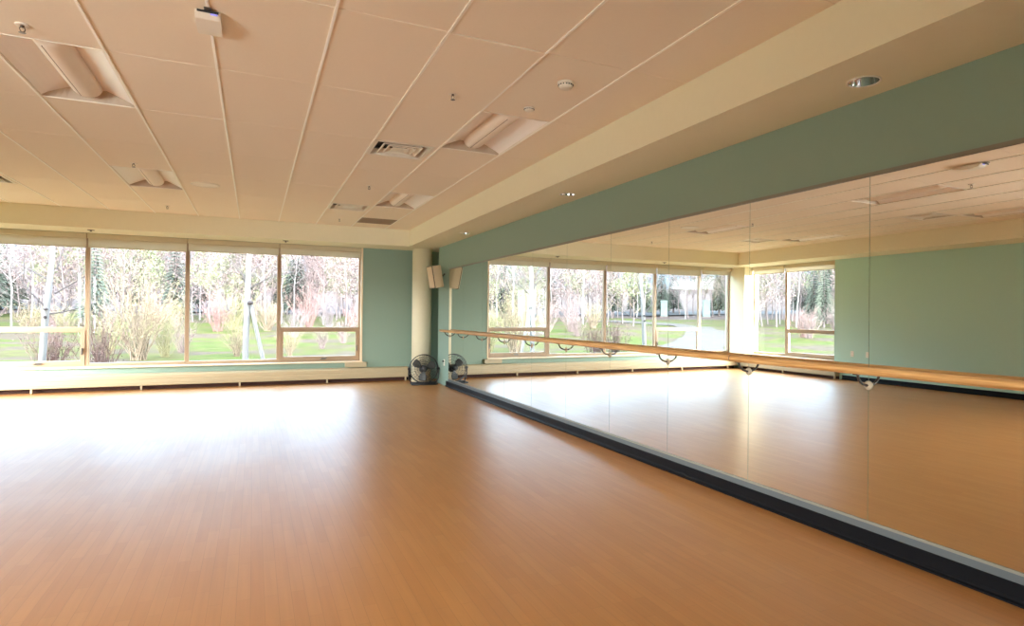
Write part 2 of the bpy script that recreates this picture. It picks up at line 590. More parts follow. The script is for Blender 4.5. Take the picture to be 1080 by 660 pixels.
def make_detector(name, r, h):
    root = empty(name)
    MB().lathe([(0.0, 0.0), (r, 0.0), (r * 1.02, -0.004), (r, -0.010), (r * 0.86, -0.012)], n=32).build('base', M['plastic'], root, smooth=True)
    MB().lathe([(r * 0.88, -0.010), (r * 0.86, -h * 0.6), (r * 0.70, -h * 0.92), (r * 0.3, -h), (0, -h)], n=32).build('dome', M['plastic'], root, smooth=True)
    m = MB()
    for k in range(16):
        a = 2 * PI * k / 16
        m.box(r * 0.80 * math.cos(a) - 0.006, r * 0.80 * math.cos(a) + 0.006, r * 0.80 * math.sin(a) - 0.006, r * 0.80 * math.sin(a) + 0.006, -h * 0.55, -h * 0.40)
    m.build('vent_slots', M['dark'], root)
    return root
d1 = make_detector('smoke_detector', 0.058, 0.045)
d1.location = (1.918, 3.83, CZ)
tag(d1, 'round smoke detector on the ceiling, the larger and nearer of the pair', 'smoke detector')
d2 = make_detector('heat_detector', 0.042, 0.026)
d2.location = (1.902, 4.43, CZ)
tag(d2, 'small flat round detector at the near end of the recessed light', 'detector')
sp = empty('ceiling_speaker', (-0.57, 8.99, CZ))
tag(sp, 'round white flush ceiling speaker beside the far left recessed light', 'speaker')
MB().lathe([(0.162, 0.0), (0.165, -0.004), (0.160, -0.008), (0.140, -0.009)], n=48).build('rim', M['plastic'], sp, smooth=True)
MB().lathe([(0.142, -0.006), (0.09, -0.008), (0.0, -0.008)], n=48).build('grille', mat('round_grille', srgb(250, 244, 232), 0.6, var=0.05, scale=500), sp, smooth=True)
ap = empty('wireless_access_point', (-0.238, 3.93, CZ))
tag(ap, 'white plastic box with rounded face under a ceiling runner, at the top edge', 'access point')
m = MB()
poly = []
for k in range(9):
    t = k / 8
    poly.append((-0.155 + 0.31 * t, -0.020 - 0.030 * math.sin(PI * min(1, 0.12 + t * 0.88)) ** 0.7 if 0 < k < 8 else -0.014))
poly += [(0.155, -0.008), (-0.155, -0.008)]
m.prism(poly, 'x', -0.061, 0.061)
bmesh.ops.bevel(m.bm, geom=list(m.bm.edges), offset=0.003, segments=2, affect='EDGES')
m.build('housing', M['plastic'], ap)
MB().box(-0.05, 0.05, -0.159, -0.153, -0.022, -0.012).build('port_slot', M['dark'], ap)
led = bpy.data.materials.new('status_led'); led.use_nodes = True
led.node_tree.nodes['Principled BSDF'].inputs['Base Color'].default_value = (0.2, 0.2, 0.7, 1)
led.node_tree.nodes['Principled BSDF'].inputs['Emission Color'].default_value = (0.45, 0.4, 1, 1)
led.node_tree.nodes['Principled BSDF'].inputs['Emission Strength'].default_value = 0.12
tag(MB().box(0.012, 0.046, -0.158, -0.149, -0.030, -0.024).build('status_light', led, ap), 'small violet status light')
MB().box(-0.016, 0.016, -0.19, 0.10, -0.0125, -0.0075).build('mounting_clip', M['steel'], ap)

# recessed downlights in the soffits
def make_downlight(r):
    root = empty('downlight')
    MB().lathe([(r * 0.86, 0.002), (r, -0.001), (r * 1.02, -0.005), (r * 0.92, -0.007), (r * 0.86, -0.003)], n=40).build('trim_ring', M['white'], root, smooth=True)
    m = MB()
    m.lathe([(r * 0.88, -0.003), (r * 0.70, -0.0055), (r * 0.45, -0.0075), (r * 0.3, -0.008)], n=40)
    m.build('reflector', M['chrome'], root, smooth=True)
    m = MB()
    m.lathe([(r * 0.34, -0.006), (r * 0.30, -0.020), (r * 0.2, -0.026), (0, -0.028)], n=24)
    m.build('bulb', M['lens'], root, smooth=True)
    return root
dl = [((2.985, 2.32), 'recessed downlight with bright metal reflector in the mirror side soffit, the nearest one'),
      ((2.995, 5.92), 'recessed downlight in the mirror side soffit, midway along'),
      ((3.005, 9.53), 'recessed downlight in the mirror side soffit closest to the column')]
def real_downlight():
    # a can sunk into the soffit needs a hole: the soffit block is cut below
    root = empty('downlight')
    r = 0.078
    MB().lathe([(r, 0.0), (r * 1.12, -0.001), (r * 1.14, -0.005), (r * 1.02, -0.007), (r, -0.003), (r, 0.0)], n=40).build('trim_ring', M['white'], root, smooth=True)
    MB().lathe([(r, -0.002), (r * 0.94, 0.03), (r * 0.80, 0.07), (r * 0.62, 0.105), (0, 0.107)], n=40).build('reflector', M['chrome'], root, smooth=True)
    MB().lathe([(0.016, 0.105), (0.018, 0.09), (0.032, 0.070), (0.030, 0.052), (0.015, 0.042), (0, 0.040)], n=24).build('bulb', M['lens'], root, smooth=True)
    return root
p0 = real_downlight()
# cut the round openings into the soffit underside
cutter = MB()
for (x, y), _ in dl:
    cutter.lathe([(0, -0.05), (0.079, -0.05), (0.079, 0.112), (0, 0.112)], (x, y, SOF), 32)
cut = cutter.build('can_cutter', M['white'])
tr1 = bpy.data.objects['trim_1']
md = tr1.modifiers.new('cans', 'BOOLEAN')
md.object = cut
md.operation = 'DIFFERENCE'
md.solver = 'EXACT'
dg = bpy.context.evaluated_depsgraph_get()
newme = bpy.data.meshes.new_from_object(tr1.evaluated_get(dg))
tr1.modifiers.clear()
tr1.data = newme
bpy.data.objects.remove(cut)
for k, ((x, y), lab) in enumerate(dl):
    o = p0 if k == 0 else copy_tree(p0)
    o.location = (x, y, SOF)
    tag(o, lab, 'downlight', 'downlights in the mirror side soffit')
def make_puck():
    root = empty('soffit_sprinkler')
    MB().lathe([(0, 0), (0.05, 0), (0.052, -0.004), (0.045, -0.008), (0.02, -0.010), (0, -0.010)], n=28).build('cover_plate', M['steel'], root, smooth=True)
    MB().lathe([(0.012, -0.008), (0.012, -0.024), (0.02, -0.026), (0.02, -0.028), (0, -0.029)], n=16).build('head', M['steel'], root, smooth=True)
    return root
pk = [((-2.36, 12.22), 'small dark sprinkler head under the window soffit, above the left windows'),
      ((0.50, 12.19), 'small dark sprinkler head under the window soffit, above the right windows')]
p0 = make_puck()
for k, ((x, y), lab) in enumerate(pk):
    o = p0 if k == 0 else copy_tree(p0)
    o.location = (x, y, SOF)
    tag(o, lab, 'sprinkler', 'sprinkler heads under the window soffit')

# ------------------------------------------------------------------ windows
FY0, FY1 = 12.80, 12.88         # frame depth
WT = SOF - 0.005
TR0, TR1 = Z(-0.372), Z(-0.268) # transom
def crank(y, z, parent, along='x'):
    m = MB()
    if along == 'x':
        m.box(-0.045, 0.045, y - 0.022, y, z - 0.010, z + 0.008, 0.003, 1)
        m.tube([(0.0, y - 0.02, z), (0.03, y - 0.035, z + 0.004), (0.075, y - 0.036, z + 0.002)], 0.006, 8)
    return m
def window(n, a, b, casement, axis):
    """one window unit between a and b; axis 'x': in the window wall, 'y': in the left wall"""
    def bar(m, u0, u1, z0, z1, d0=FY0, d1=FY1, bev=0.004):
        if axis == 'x': m.box(u0, u1, d0, d1, z0, z1, bev, 1)
        else:
            e0, e1 = XL - (d0 - YB), XL - (d1 - YB)
            m.box(min(e0, e1), max(e0, e1), u0, u1, z0, z1, bev, 1)
    f = 0.034
    fr = MB()
    bar(fr, a, a + f, SILL, WT); bar(fr, b - f, b, SILL, WT)
    bar(fr, a + f, b - f, SILL, SILL + 0.060); bar(fr, a + f, b - f, WT - 0.06, WT)
    if casement: bar(fr, a + f, b - f, TR0 + 0.045, TR1)
    o = struct(fr.build(f'window_{n}', M['frame']))
    gl = MB()
    lo = TR1 if casement else SILL + 0.06
    bar(gl, a + f, b - f, lo, WT - 0.06, FY0 + 0.03, FY0 + 0.036, 0)
    gl.build('glass', M['glass'], o)
    if casement:
        s = MB()
        z0, z1 = SILL + 0.030, TR0 + 0.047
        k = 0.062
        bar(s, a + 0.02, a + 0.02 + k, z0, z1, FY0 - 0.012, FY0 + 0.05); bar(s, b - 0.02 - k, b - 0.02, z0, z1, FY0 - 0.012, FY0 + 0.05)
        bar(s, a + 0.02 + k, b - 0.02 - k, z0, z0 + k + 0.012, FY0 - 0.012, FY0 + 0.05); bar(s, a + 0.02 + k, b - 0.02 - k, z1 - 0.030, z1, FY0 - 0.012, FY0 + 0.05)
        sa = s.build('sash', M['sash'], o)
        g2 = MB()
        bar(g2, a + 0.02 + k, b - 0.02 - k, z0 + k, z1 - 0.03, FY0 + 0.02, FY0 + 0.026, 0)
        g2.build('sash_glass', M['glass'], sa)
        if axis == 'x':
            c = (a + b) / 2 + 0.05
            h = MB()
            h.box(c - 0.05, c + 0.05, FY0 - 0.034, FY0 - 0.010, z0 + 0.012, z0 + 0.034, 0.004, 1)
            h.tube([(c - 0.03, FY0 - 0.034, z0 + 0.03), (c, FY0 - 0.05, z0 + 0.045), (c + 0.07, FY0 - 0.052, z0 + 0.04)], 0.008, 8)
            h.build('crank_handle', M['steel'], sa)
            l = MB()
            l.box(b - 0.075, b - 0.045, FY0 - 0.026, FY0 - 0.010, z0 + 0.17, z0 + 0.28, 0.004, 1)
            l.tube([(b - 0.06, FY0 - 0.026, z0 + 0.22), (b - 0.06, FY0 - 0.045, z0 + 0.24), (b - 0.06, FY0 - 0.047, z0 + 0.29)], 0.007, 8)
            l.build('latch', M['steel'], sa)
    return o
wins = [(1, -4.88, -3.90, False), (2, -3.90, -2.51, True), (3, -2.51, -1.067, False), (4, -1.067, 0.42, False), (5, 0.42, 1.897, True)]
for n, a, b, c in wins: window(n, a, b, c, 'x')
window(6, 11.15, 12.24, False, 'y')
window(7, 9.66, 11.15, True, 'y')
for k in range(3):  # unseen windows for the opening added to light the room
    w = (NY1 - NY0) / 3
    window(8 + k, NY0 + w * k, NY0 + w * (k + 1), k % 2 == 0, 'y')
# light jamb lining at the right-hand reveal and the sills
struct(MB().box(1.895, 1.925, YB - 0.012, FY0, SILL - 0.02, SOF).build('trim_4', M['sill']))
struct(MB().box(WX0, 1.93, YB - 0.055, FY0 + 0.01, SILL - 0.022, SILL + 0.002, 0.006, 2).build('window_sill', M['sill']))
struct(MB().box(XL - 0.11, XL + 0.055, SY0, SY1 + 0.2, SILL - 0.022, SILL + 0.002, 0.006, 2).build('window_sill.001', M['sill']))
# cream block under the right-hand end of the sill
cb = empty('cable_box', (1.80, YB, Z(-1.045)))
tag(cb, 'small cream box on the heater under the right-hand end of the window sill', 'box')
MB().box(-0.20, 0.20, -0.075, -0.001, 0.004, 0.098, 0.006, 2).build('cover', M['heater'], cb)
MB().box(-0.205, 0.205, -0.079, -0.070, 0.084, 0.10, 0.003, 1).build('lid', M['heater'], cb)

# roller shades, rolled up behind a fabric fascia
def shade(a, b, drop, lab, axis='x'):
    root = empty('roller_shade')
    tag(root, lab, 'roller shade', 'rolled up window shades')
    w = b - a - 0.012
    m = MB(); m.box(-w / 2, w / 2, -0.045, 0.045, -0.085, -0.002, 0.006, 2); m.build('cassette', M['shade'], root)
    nx = 40
    m = MB()
    random.seed(int((a + 20) * 100))
    prev = None
    cols = []
    for k in range(nx + 1):
        x = -w / 2 + 0.008 + (w - 0.016) * k / nx
        e = -drop + random.uniform(-0.004, 0.004)
        cols.append([m.bm.verts.new((x, 0.006 + 0.003 * math.sin(k * 0.7), z)) for z in (-0.08, -0.08 + (e + 0.08) * 0.5, e)])
    for A, B in zip(cols, cols[1:]):
        for q in range(2): m.bm.faces.new((A[q], B[q], B[q + 1], A[q + 1]))
    m.build('fabric', M['shade'], root, smooth=True)
    m = MB(); m.box(-w / 2 + 0.008, w / 2 - 0.008, -0.004, 0.016, -drop - 0.014, -drop + 0.006, 0.003, 1); m.build('hem_bar', M['shade'], root)
    c = (a + b) / 2
    if axis == 'x': root.location = (c, 12.745, SOF - 0.001)
    else:
        root.location = (XL - 0.05, c, SOF - 0.001)
        root.rotation_euler = (0, 0, PI / 2)
shade(-4.88, -3.90, 0.175, 'rolled up beige window shade in the far left corner, seen only in the mirror')
shade(-3.90, -2.51, 0.225, 'rolled up beige shade over the left window with the lower casement')
shade(-2.51, -1.067, 0.222, 'rolled up beige shade over the window with the tan twig bush')
shade(-1.067, 0.42, 0.205, 'rolled up beige shade over the window with the forked birch')
shade(0.42, 1.897, 0.185, 'rolled up beige shade over the window beside the sage green wall')
shade(11.15, 12.24, 0.18, 'rolled up beige shade on the left wall nearest the corner pier, seen in the mirror', 'y')
shade(9.66, 11.15, 0.18, 'rolled up beige shade beside the plain green left wall, seen in the mirror', 'y')

# ------------------------------------------------------------------ perimeter heaters
def heater(name, length, legs, label, loc, rz):
    root = empty(name, loc, rz)
    tag(root, label, 'heater')
    # profile in (y towards room negative, z)
    P = [(0.0, 0.072), (-0.13, 0.072), (-0.145, 0.078), (-0.148, 0.100), (-0.143, 0.104), (-0.143, 0.112), (-0.148, 0.116), (-0.148, 0.172), (-0.143, 0.176), (-0.143, 0.184),
         (-0.148, 0.188), (-0.147, 0.245), (-0.130, 0.268), (-0.118, 0.272), (0.0, 0.278)]
    MB().prism(P, 'x', 0, length).build('enclosure', M['heater'], root)
    MB().box(0, length, -0.030, -0.006, 0.001, 0.071).build('recess', mat('heater_recess', srgb(70, 40, 30), 0.8), root)
    for x in legs:
        MB().box(x - 0.014, x + 0.014, -0.142, -0.10, 0.0, 0.0725, 0.002, 1).build('leg', M['heater'], root)
    k = 0
    return root
hx0 = -4.93
heater('baseboard_heater', 2.80 - hx0, [x - hx0 for x in (-4.64, -3.173, -1.704, -0.218, 1.268, 2.755)], 'long cream baseboard heater with grooved front under the big windows', (hx0, YB - 0.001, 0), 0)
# left wall heater: turn so that the front faces +X
heater('baseboard_heater', 12.52 - 9.52, [0.02, 1.5, 2.9], 'cream baseboard heater along the left wall, seen in the mirror', (XL + 0.001, 9.52, 0), PI / 2)

# ------------------------------------------------------------------ mirrors
SE = [2.457 + 0.976 * k for k in range(-2, 9)] + [11.14]
words_ = ['first', 'second', 'third', 'fourth', 'fifth', 'sixth', 'seventh', 'eighth', 'ninth', 'tenth', 'eleventh']
np_ = len(SE) - 1
for k in range(np_):
    a, b = SE[k] + 0.0018, SE[k + 1] - 0.0018
    o = MB().box(XR - 0.0075, XR - 0.001, a, b, MB0 + 0.003, MB1 - 0.003).build('tall_mirror', M['mirror'])
    n = np_ - k
    tag(o, f'tall frameless wall mirror, {words_[n - 1]} panel from the round column end', 'mirror', 'wall mirror panels')
ch = empty('mirror_channel', (XR, SE[0], MB0))
tag(ch, 'thin pale metal channel under the row of wall mirrors', 'mirror trim')
L_ = SE[-1] - SE[0]
MB().box(-0.014, -0.0005, 0, L_, -0.006, 0.0025).build('ledge', M['channel'], ch)
MB().box(-0.014, -0.010, 0, L_, 0.0025, 0.009).build('lip', M['channel'], ch)
ch = empty('mirror_channel', (XR, SE[0], MB1))
tag(ch, 'thin cream strip along the top edge of the wall mirrors', 'mirror trim')
MB().box(-0.016, -0.0005, 0, L_, -0.003, 0.012).build('cap', M['channel'], ch)
MB().box(-0.016, -0.012, 0, L_, -0.010, -0.003).build('lip', M['channel'], ch)

struct(MB().box(XR - 0.006, XR, SE[0], SE[-1] + 0.02, 0.1, MB0 - 0.0062).build('mirror_wall_trim', mat('grey_strip', srgb(84, 90, 92), 0.4, var=0.03)))

# ------------------------------------------------------------------ ballet barre
BX, BZ, BR = XR - 0.112, Z(-0.296), 0.0235
by0, by1 = 0.42, 11.33
ba = empty('ballet_barre', (BX, by0, 0))
tag(ba, 'long wooden ballet barre on curved metal brackets in front of the mirrors', 'ballet barre')
m = MB()
m.tube([(0, (by1 - by0) * k / 40, BZ) for k in range(41)], BR, 20)
m.build('rail', M['wood'], ba, smooth=True)
for p in bpy.data.objects['rail'].data.polygons: p.use_smooth = len(p.vertices) == 4
for y in (3.50, 7.20):
    MB().lathe([(BR + 0.0008, -0.004), (BR + 0.0012, 0), (BR + 0.0008, 0.004)], (0, y - by0, BZ), 20, 'y').build('joint_band', M['steel'], ba)
BRZ = Z(-0.388)
def bracket():
    m = MB()
    pts = []
    d = BX - XR
    for k in range(13):                                  # quarter bend from the wall plate up to the rail
        a = PI / 2 * k / 12
        pts.append((-d - 0.010 + (d + 0.022) * math.sin(a) * 1.0, 0, BRZ - BZ + 0.0 + (0.068) * (1 - math.cos(a))))
    m.tube([(-d - 0.004, 0, BRZ - BZ)] + pts, 0.0075, 8)
    return m
proto = None
for y in SE[1:-1] + [11.06]:
    if proto is None:
        b = bracket().build('bracket', M['arm'], ba, smooth=True)
        f = MB().lathe([(0, -0.0085), (0.026, -0.0085), (0.028, -0.011), (0.022, -0.014), (0.012, -0.018), (0.0, -0.019)], (XR - BX, 0, BRZ - BZ), 24, 'x').build('wall_plate', M['barre_flange'], b, smooth=True)
        s_ = MB().box(-0.014, 0.014, -0.016, 0.016, -BR - 0.005, -BR + 0.002, 0.002, 1).build('saddle', M['steel'], b)
        proto = b
    else:
        b = proto.copy(); COL.objects.link(b); b.parent = ba
        for chd in proto.children:
            c2 = chd.copy(); COL.objects.link(c2); c2.parent = b
    b.location = (0, y - by0, BZ)

# ------------------------------------------------------------------ wall speaker
sk = empty('wall_speaker', (2.955, 11.42, Z(0.690)))
tag(sk, 'cream box loudspeaker tilted down on a wall bracket beside the column', 'speaker')
sk.rotation_euler = (math.radians(10), 0, math.radians(-84))
m = MB()
poly = [(-0.135, 0.0), (0.135, 0.0), (0.115, 0.13), (0.07, 0.20), (-0.07, 0.20), (-0.115, 0.13)]
m.prism(poly, 'z', -0.205, 0.205)
bmesh.ops.bevel(m.bm, geom=list(m.bm.edges), offset=0.008, segments=2, affect='EDGES')
m.build('cabinet', M['speaker'], sk)
m = MB()
pl = [(-0.128, -0.002)] + [(-0.128 + 0.256 * k / 12, -0.012 - 0.020 * math.sin(PI * k / 12)) for k in range(13)] + [(0.128, -0.002)]
m.prism(pl, 'z', -0.196, 0.196)
m.build('grille', M['grille'], sk)
m = MB()
m.box(-0.137, 0.137, -0.003, 0.003, -0.207, 0.207)
m.build('seam', M['dark'], sk)
br = MB()
br.tube([(0.0, 0.19, 0.02), (0.0, 0.235, 0.0), (-0.01, 0.278, 0.03)], 0.014, 10)
br.box(-0.04, 0.04, 0.196, 0.210, -0.05, 0.07, 0.004, 1)
br.build('bracket', M['steel'], sk)

# outlet on the mirror wall by the corner, two plates on the left wall
def outlet(name, x, y, z, side, label):
    root = empty(name, (x, y, z), 0 if side < 0 else PI)
    tag(root, label, 'electrical outlet')
    MB().box(-0.008, -0.0005, -0.038, 0.038, -0.060, 0.060, 0.003, 2).build('cover_plate', M['plastic'], root)
    m = MB()
    for dz in (-0.024, 0.024): m.box(-0.0105, -0.006, -0.017, 0.017, dz - 0.014, dz + 0.014, 0.003, 1)
    m.build('socket', M['plastic'], root)
    m = MB()
    for dz in (-0.024, 0.024):
        for dy in (-0.006, 0.006): m.box(-0.0112, -0.009, dy - 0.0012, dy + 0.0012, dz - 0.005, dz + 0.006)
    m.build('slots', M['dark'], root)
    return root
ot = outlet('wall_outlet', XR, 11.44, Z(-0.90), -1, 'electrical outlet with a dark plug on the mirror wall behind the fan')
MB().box(-0.040, -0.0105, -0.016, 0.016, 0.008, 0.040, 0.004, 2).build('plug', M['black'], ot)
outlet('wall_outlet', XL, 9.20, Z(-0.755), 1, 'small pale plate on the left green wall, nearest the window, mirrored')
outlet('wall_outlet', XL, 8.83, Z(-0.755), 1, 'small pale plate on the left green wall, farther from the window, mirrored')

# ------------------------------------------------------------------ floor fan
fan = empty('floor_fan', (2.93, 11.80, 0), math.radians(-6))
tag(fan, 'black wire cage floor fan standing in the corner in front of the column', 'fan')
FH, FR, tilt = 0.292, 0.268, math.radians(8)
RT = Matrix.Rotation(-tilt, 4, 'X')
def ft(p): return tuple(RT @ Vector(p) + Vector((0, 0, FH)))
def ringpts(r, y, n=40): return [ft((r * math.cos(2 * PI * k / n), y, r * math.sin(2 * PI * k / n))) for k in range(n)]
cg = MB()
for r, y in ((FR, -0.055), (FR, 0.055), (FR * 1.01, 0.0)): cg.tube(ringpts(r, y), 0.0055, 6, closed=True)
for r, y in ((0.225, -0.085), (0.180, -0.098), (0.135, -0.106), (0.090, -0.110), (0.055, -0.112), (0.225, 0.085), (0.165, 0.10), (0.105, 0.11)):
    cg.tube(ringpts(r, y, 32), 0.0022, 5, closed=True)
for k in range(48):
    a = 2 * PI * k / 48
    c, s = math.cos(a), math.sin(a)
    for sg in (-1, 1):
        pts = [(FR * c, sg * 0.055, FR * s), (0.225 * c, sg * 0.085, 0.225 * s), (0.135 * c, sg * 0.106, 0.135 * s), (0.05 * c, sg * 0.112, 0.05 * s)]
        if sg > 0 and k % 2: continue
        cg.tube([ft(p) for p in pts], 0.0016, 4)
cg.build('cage', M['black'], fan)
bl = []
for q in range(3):
    m = MB()
    g0 = 2 * PI * q / 3 + 0.4
    grid = []
    for i in range(7):
        r = 0.05 + 0.185 * i / 6
        row = []
        for j in range(6):
            w_ = (j / 5 - 0.5) * (0.50 + 0.45 * math.sin(PI * i / 6))
            row.append(m.bm.verts.new(ft((r * math.cos(g0 + w_), -0.03 * w_ * 1.6 + 0.01, r * math.sin(g0 + w_)))))
        grid.append(row)
    for A, B in zip(grid, grid[1:]):
        for j in range(5): m.bm.faces.new((A[j], A[j + 1], B[j + 1], B[j]))
    b = m.build('blade', M['blade'], fan, smooth=True)
    sm_ = b.modifiers.new('thickness', 'SOLIDIFY'); sm_.thickness = 0.003
m = MB()
m.lathe([(0, -0.118), (0.045, -0.116), (0.050, -0.108), (0.046, -0.10), (0.0, -0.10)], n=24, axis='y')
m.lathe([(0.0, -0.06), (0.040, -0.058), (0.045, 0.02), (0.0, 0.02)], n=24, axis='y')
for v in m.bm.verts: v.co = Vector(ft(v.co))
m.build('hub', M['black'], fan, smooth=True)
m = MB()
m.lathe([(0.0, 0.02), (0.072, 0.025), (0.078, 0.10), (0.065, 0.15), (0, 0.155)], n=28, axis='y')
for v in m.bm.verts: v.co = Vector(ft(v.co))
m.build('motor', M['black'], fan, smooth=True)
m = MB()
for sx in (-1, 1):                                    # curved side arms down to the base
    m.tube([(sx * (FR + 0.012), 0, FH), (sx * (FR + 0.018), 0, 0.20), (sx * (FR + 0.006), 0, 0.10), (sx * 0.235, 0.0, 0.035), (sx * 0.215, 0, 0.012)], 0.011, 8)
    m.lathe([(0, sx * (FR - 0.012)), (0.022, sx * (FR - 0.012)), (0.022, sx * (FR + 0.032)), (0, sx * (FR + 0.032))], (0, 0, FH), 16, 'x')
m.build('yoke', M['black'], fan, smooth=True)
m = MB()
base = [(-0.235, -0.17, 0.013), (-0.20, -0.205, 0.013), (0.20, -0.205, 0.013), (0.235, -0.17, 0.013), (0.235, 0.13, 0.013), (0.20, 0.165, 0.013), (-0.20, 0.165, 0.013), (-0.235, 0.13, 0.013)]
m.tube(base, 0.0125, 8, closed=True)
m.tube([(-0.235, 0, 0.013), (0.235, 0, 0.013)], 0.0125, 8)
m.tube([(-0.235, -0.06, 0.040), (0.235, -0.06, 0.040)], 0.010, 8)
m.build('stand', M['black'], fan, smooth=True)

# ------------------------------------------------------------------ outdoors
def gz(x, y):
    d = math.hypot(x + 1.0, y - 12.0)
    s = max(0.0, d - 16.0)
    z = -0.24 + 0.026 * s
    if d > 75: z += 0.05 * (d - 75)
    return z + 0.10 * math.sin(x * 0.31 + y * 0.17) * min(1, s / 10) + 0.06 * math.sin(x * 0.9 - y * 0.5) * min(1, s / 10)

def lawn_mat():
    m = bpy.data.materials.new('spring_lawn')
    m.use_nodes = True
    N, L = m.node_tree.nodes, m.node_tree.links
    b = N['Principled BSDF']
    b.inputs['Roughness'].default_value = 0.95
    b.inputs['Specular IOR Level'].default_value = 0.05
    tc = N.new('ShaderNodeTexCoord')
    n1 = N.new('ShaderNodeTexNoise'); n1.inputs['Scale'].default_value = 0.34; n1.inputs['Detail'].default_value = 5
    n2 = N.new('ShaderNodeTexNoise'); n2.inputs['Scale'].default_value = 3.0; n2.inputs['Detail'].default_value = 6
    L.new(tc.outputs['Object'], n1.inputs['Vector']); L.new(tc.outputs['Object'], n2.inputs['Vector'])
    r = N.new('ShaderNodeValToRGB')
    e = r.color_ramp.elements
    e[0].position = 0.40; e[0].color = (*G_A, 1)
    e[1].position = 0.58; e[1].color = (*G_C, 1)
    k = e.new(0.50); k.color = (*G_B, 1)
    L.new(n1.outputs['Fac'], r.inputs['Fac'])
    mr = N.new('ShaderNodeMapRange'); mr.inputs['From Min'].default_value = 0.3; mr.inputs['From Max'].default_value = 0.7
    mr.inputs['To Min'].default_value = 0.72; mr.inputs['To Max'].default_value = 1.25
    L.new(n2.outputs['Fac'], mr.inputs['Value'])
    mx = N.new('ShaderNodeMix'); mx.data_type = 'RGBA'; mx.blend_type = 'MULTIPLY'; mx.inputs[0].default_value = 1
    L.new(r.outputs['Color'], mx.inputs[6]); L.new(mr.outputs['Result'], mx.inputs[7])
    L.new(mx.outputs[2], b.inputs['Base Color'])
    return m
KO = 0.034                       # outdoor reflectance scale, ground
G_A = [c * KO for c in (0.74, 0.96, 0.20)]
G_B = [c * KO for c in (0.98, 0.93, 0.32)]
G_C = [c * KO for c in (1.0, 0.78, 0.56)]
M['lawn'] = lawn_mat()
KT = 0.079                        # woody plants
def km(name, col, var=0.2, scale=3.0, k=None): return mat(name, [c * (k or KT) for c in col], 0.9, var=var, scale=scale, spec=0.1)
M['path'] = km('pale_path', (1.0, 0.86, 0.78), 0.08, 3, KO)
M['litter'] = km('woodland_litter', (0.95, 0.66, 0.60), 0.35, 0.8, KO)
M['road'] = km('pale_road', (0.90, 0.92, 1.0), 0.08, 3, KO)
M['birch'] = km('birch_bark', (0.98, 0.93, 0.92), 0.12, 9, 0.095)
M['birch_near'] = km('birch_bark_bright', (0.98, 0.93, 0.92), 0.12, 9, 0.19)  # same bark with extra light put into the colour, against the building's shade
M['bark'] = km('grey_bark', (0.74, 0.60, 0.60), 0.2, 6)
M['twig_pink'] = km('pink_twigs', (0.95, 0.70, 0.68), 0.2)
M['twig_red'] = km('red_twigs', (0.95, 0.56, 0.50), 0.2)
M['twig_tan'] = km('tan_twigs', (0.98, 0.76, 0.54), 0.2)
M['twig_yel'] = km('yellow_twigs', (0.98, 0.88, 0.46), 0.2)
M['twig_grey'] = km('grey_twigs', (0.92, 0.78, 0.80), 0.2)
M['leaf_yg'] = km('new_leaves', (0.78, 0.88, 0.50), 0.2)
M['needles'] = km('conifer_needles', (0.52, 0.64, 0.54), 0.25)
M['needles2'] = km('pale_conifer_needles', (0.68, 0.78, 0.62), 0.25)

# ground mesh as a polar fan round the building front
gm = MB()
rings = []
rads = [1.5, 3, 5, 8, 11, 13.5, 16] + [17.5 + 1.5 * k for k in range(40)] + [80, 90, 110, 140, 200]
NA = 180
for r in rads:
    ring = []
    for k in range(NA + 1):
        a = math.radians(-150 + 300 * k / NA)
        x, y = -1 + r * math.sin(a), 12.0 + r * math.cos(a)
        ring.append(gm.bm.verts.new((x, y, gz(x, y))))
    rings.append(ring)
for A, B in zip(rings, rings[1:]):
    for k in range(NA): gm.bm.faces.new((A[k], A[k + 1], B[k + 1], B[k]))
gl_ = struct(gm.build('ground_lawn', M['lawn'], smooth=True))
gl_.data.materials.append(M['litter'])
for p in gl_.data.polygons:
    if math.hypot(p.center.x + 1, p.center.y - 12) > 66: p.material_index = 1
def strip(name, pts, w, mt, lift=0.03):
    m = MB()
    fine = []
    for a, b in zip(pts, pts[1:]):
        for k in range(6):
            t = k / 6
            fine.append((a[0] + (b[0] - a[0]) * t, a[1] + (b[1] - a[1]) * t))
    fine.append(pts[-1])
    prev = None
    rows = []
    for i, p in enumerate(fine):
        q0, q1 = fine[max(i - 1, 0)], fine[min(i + 1, len(fine) - 1)]
        t = Vector((q1[0] - q0[0], q1[1] - q0[1])).normalized()
        nrm = Vector((-t.y, t.x))
        row = []
        for s in (-0.5, -0.17, 0.17, 0.5):
            x, y = p[0] + nrm.x * w * s, p[1] + nrm.y * w * s
            row.append(m.bm.verts.new((x, y, gz(x, y) + lift)))
        rows.append(row)
    for A, B in zip(rows, rows[1:]):
        for k in range(3): m.bm.faces.new((A[k], A[k + 1], B[k + 1], B[k]))
    return struct(m.build(name, mt, smooth=True))
PATH = [(-7.5, 16.5), (-10, 20.5), (-13, 24.7), (-16.6, 28.2), (-21.2, 33.4), (-26, 39.5), (-30, 46.7), (-30.8, 51.5), (-28.5, 55.8), (-22, 60)]
strip('garden_path', PATH, 3.0, M['path'], 0.06)
strip('road', [(-95, 55), (-70, 67), (-53, 75), (-43, 80), (-20, 86), (0, 88), (25, 85), (50, 78)], 7.0, M['road'], 0.15)

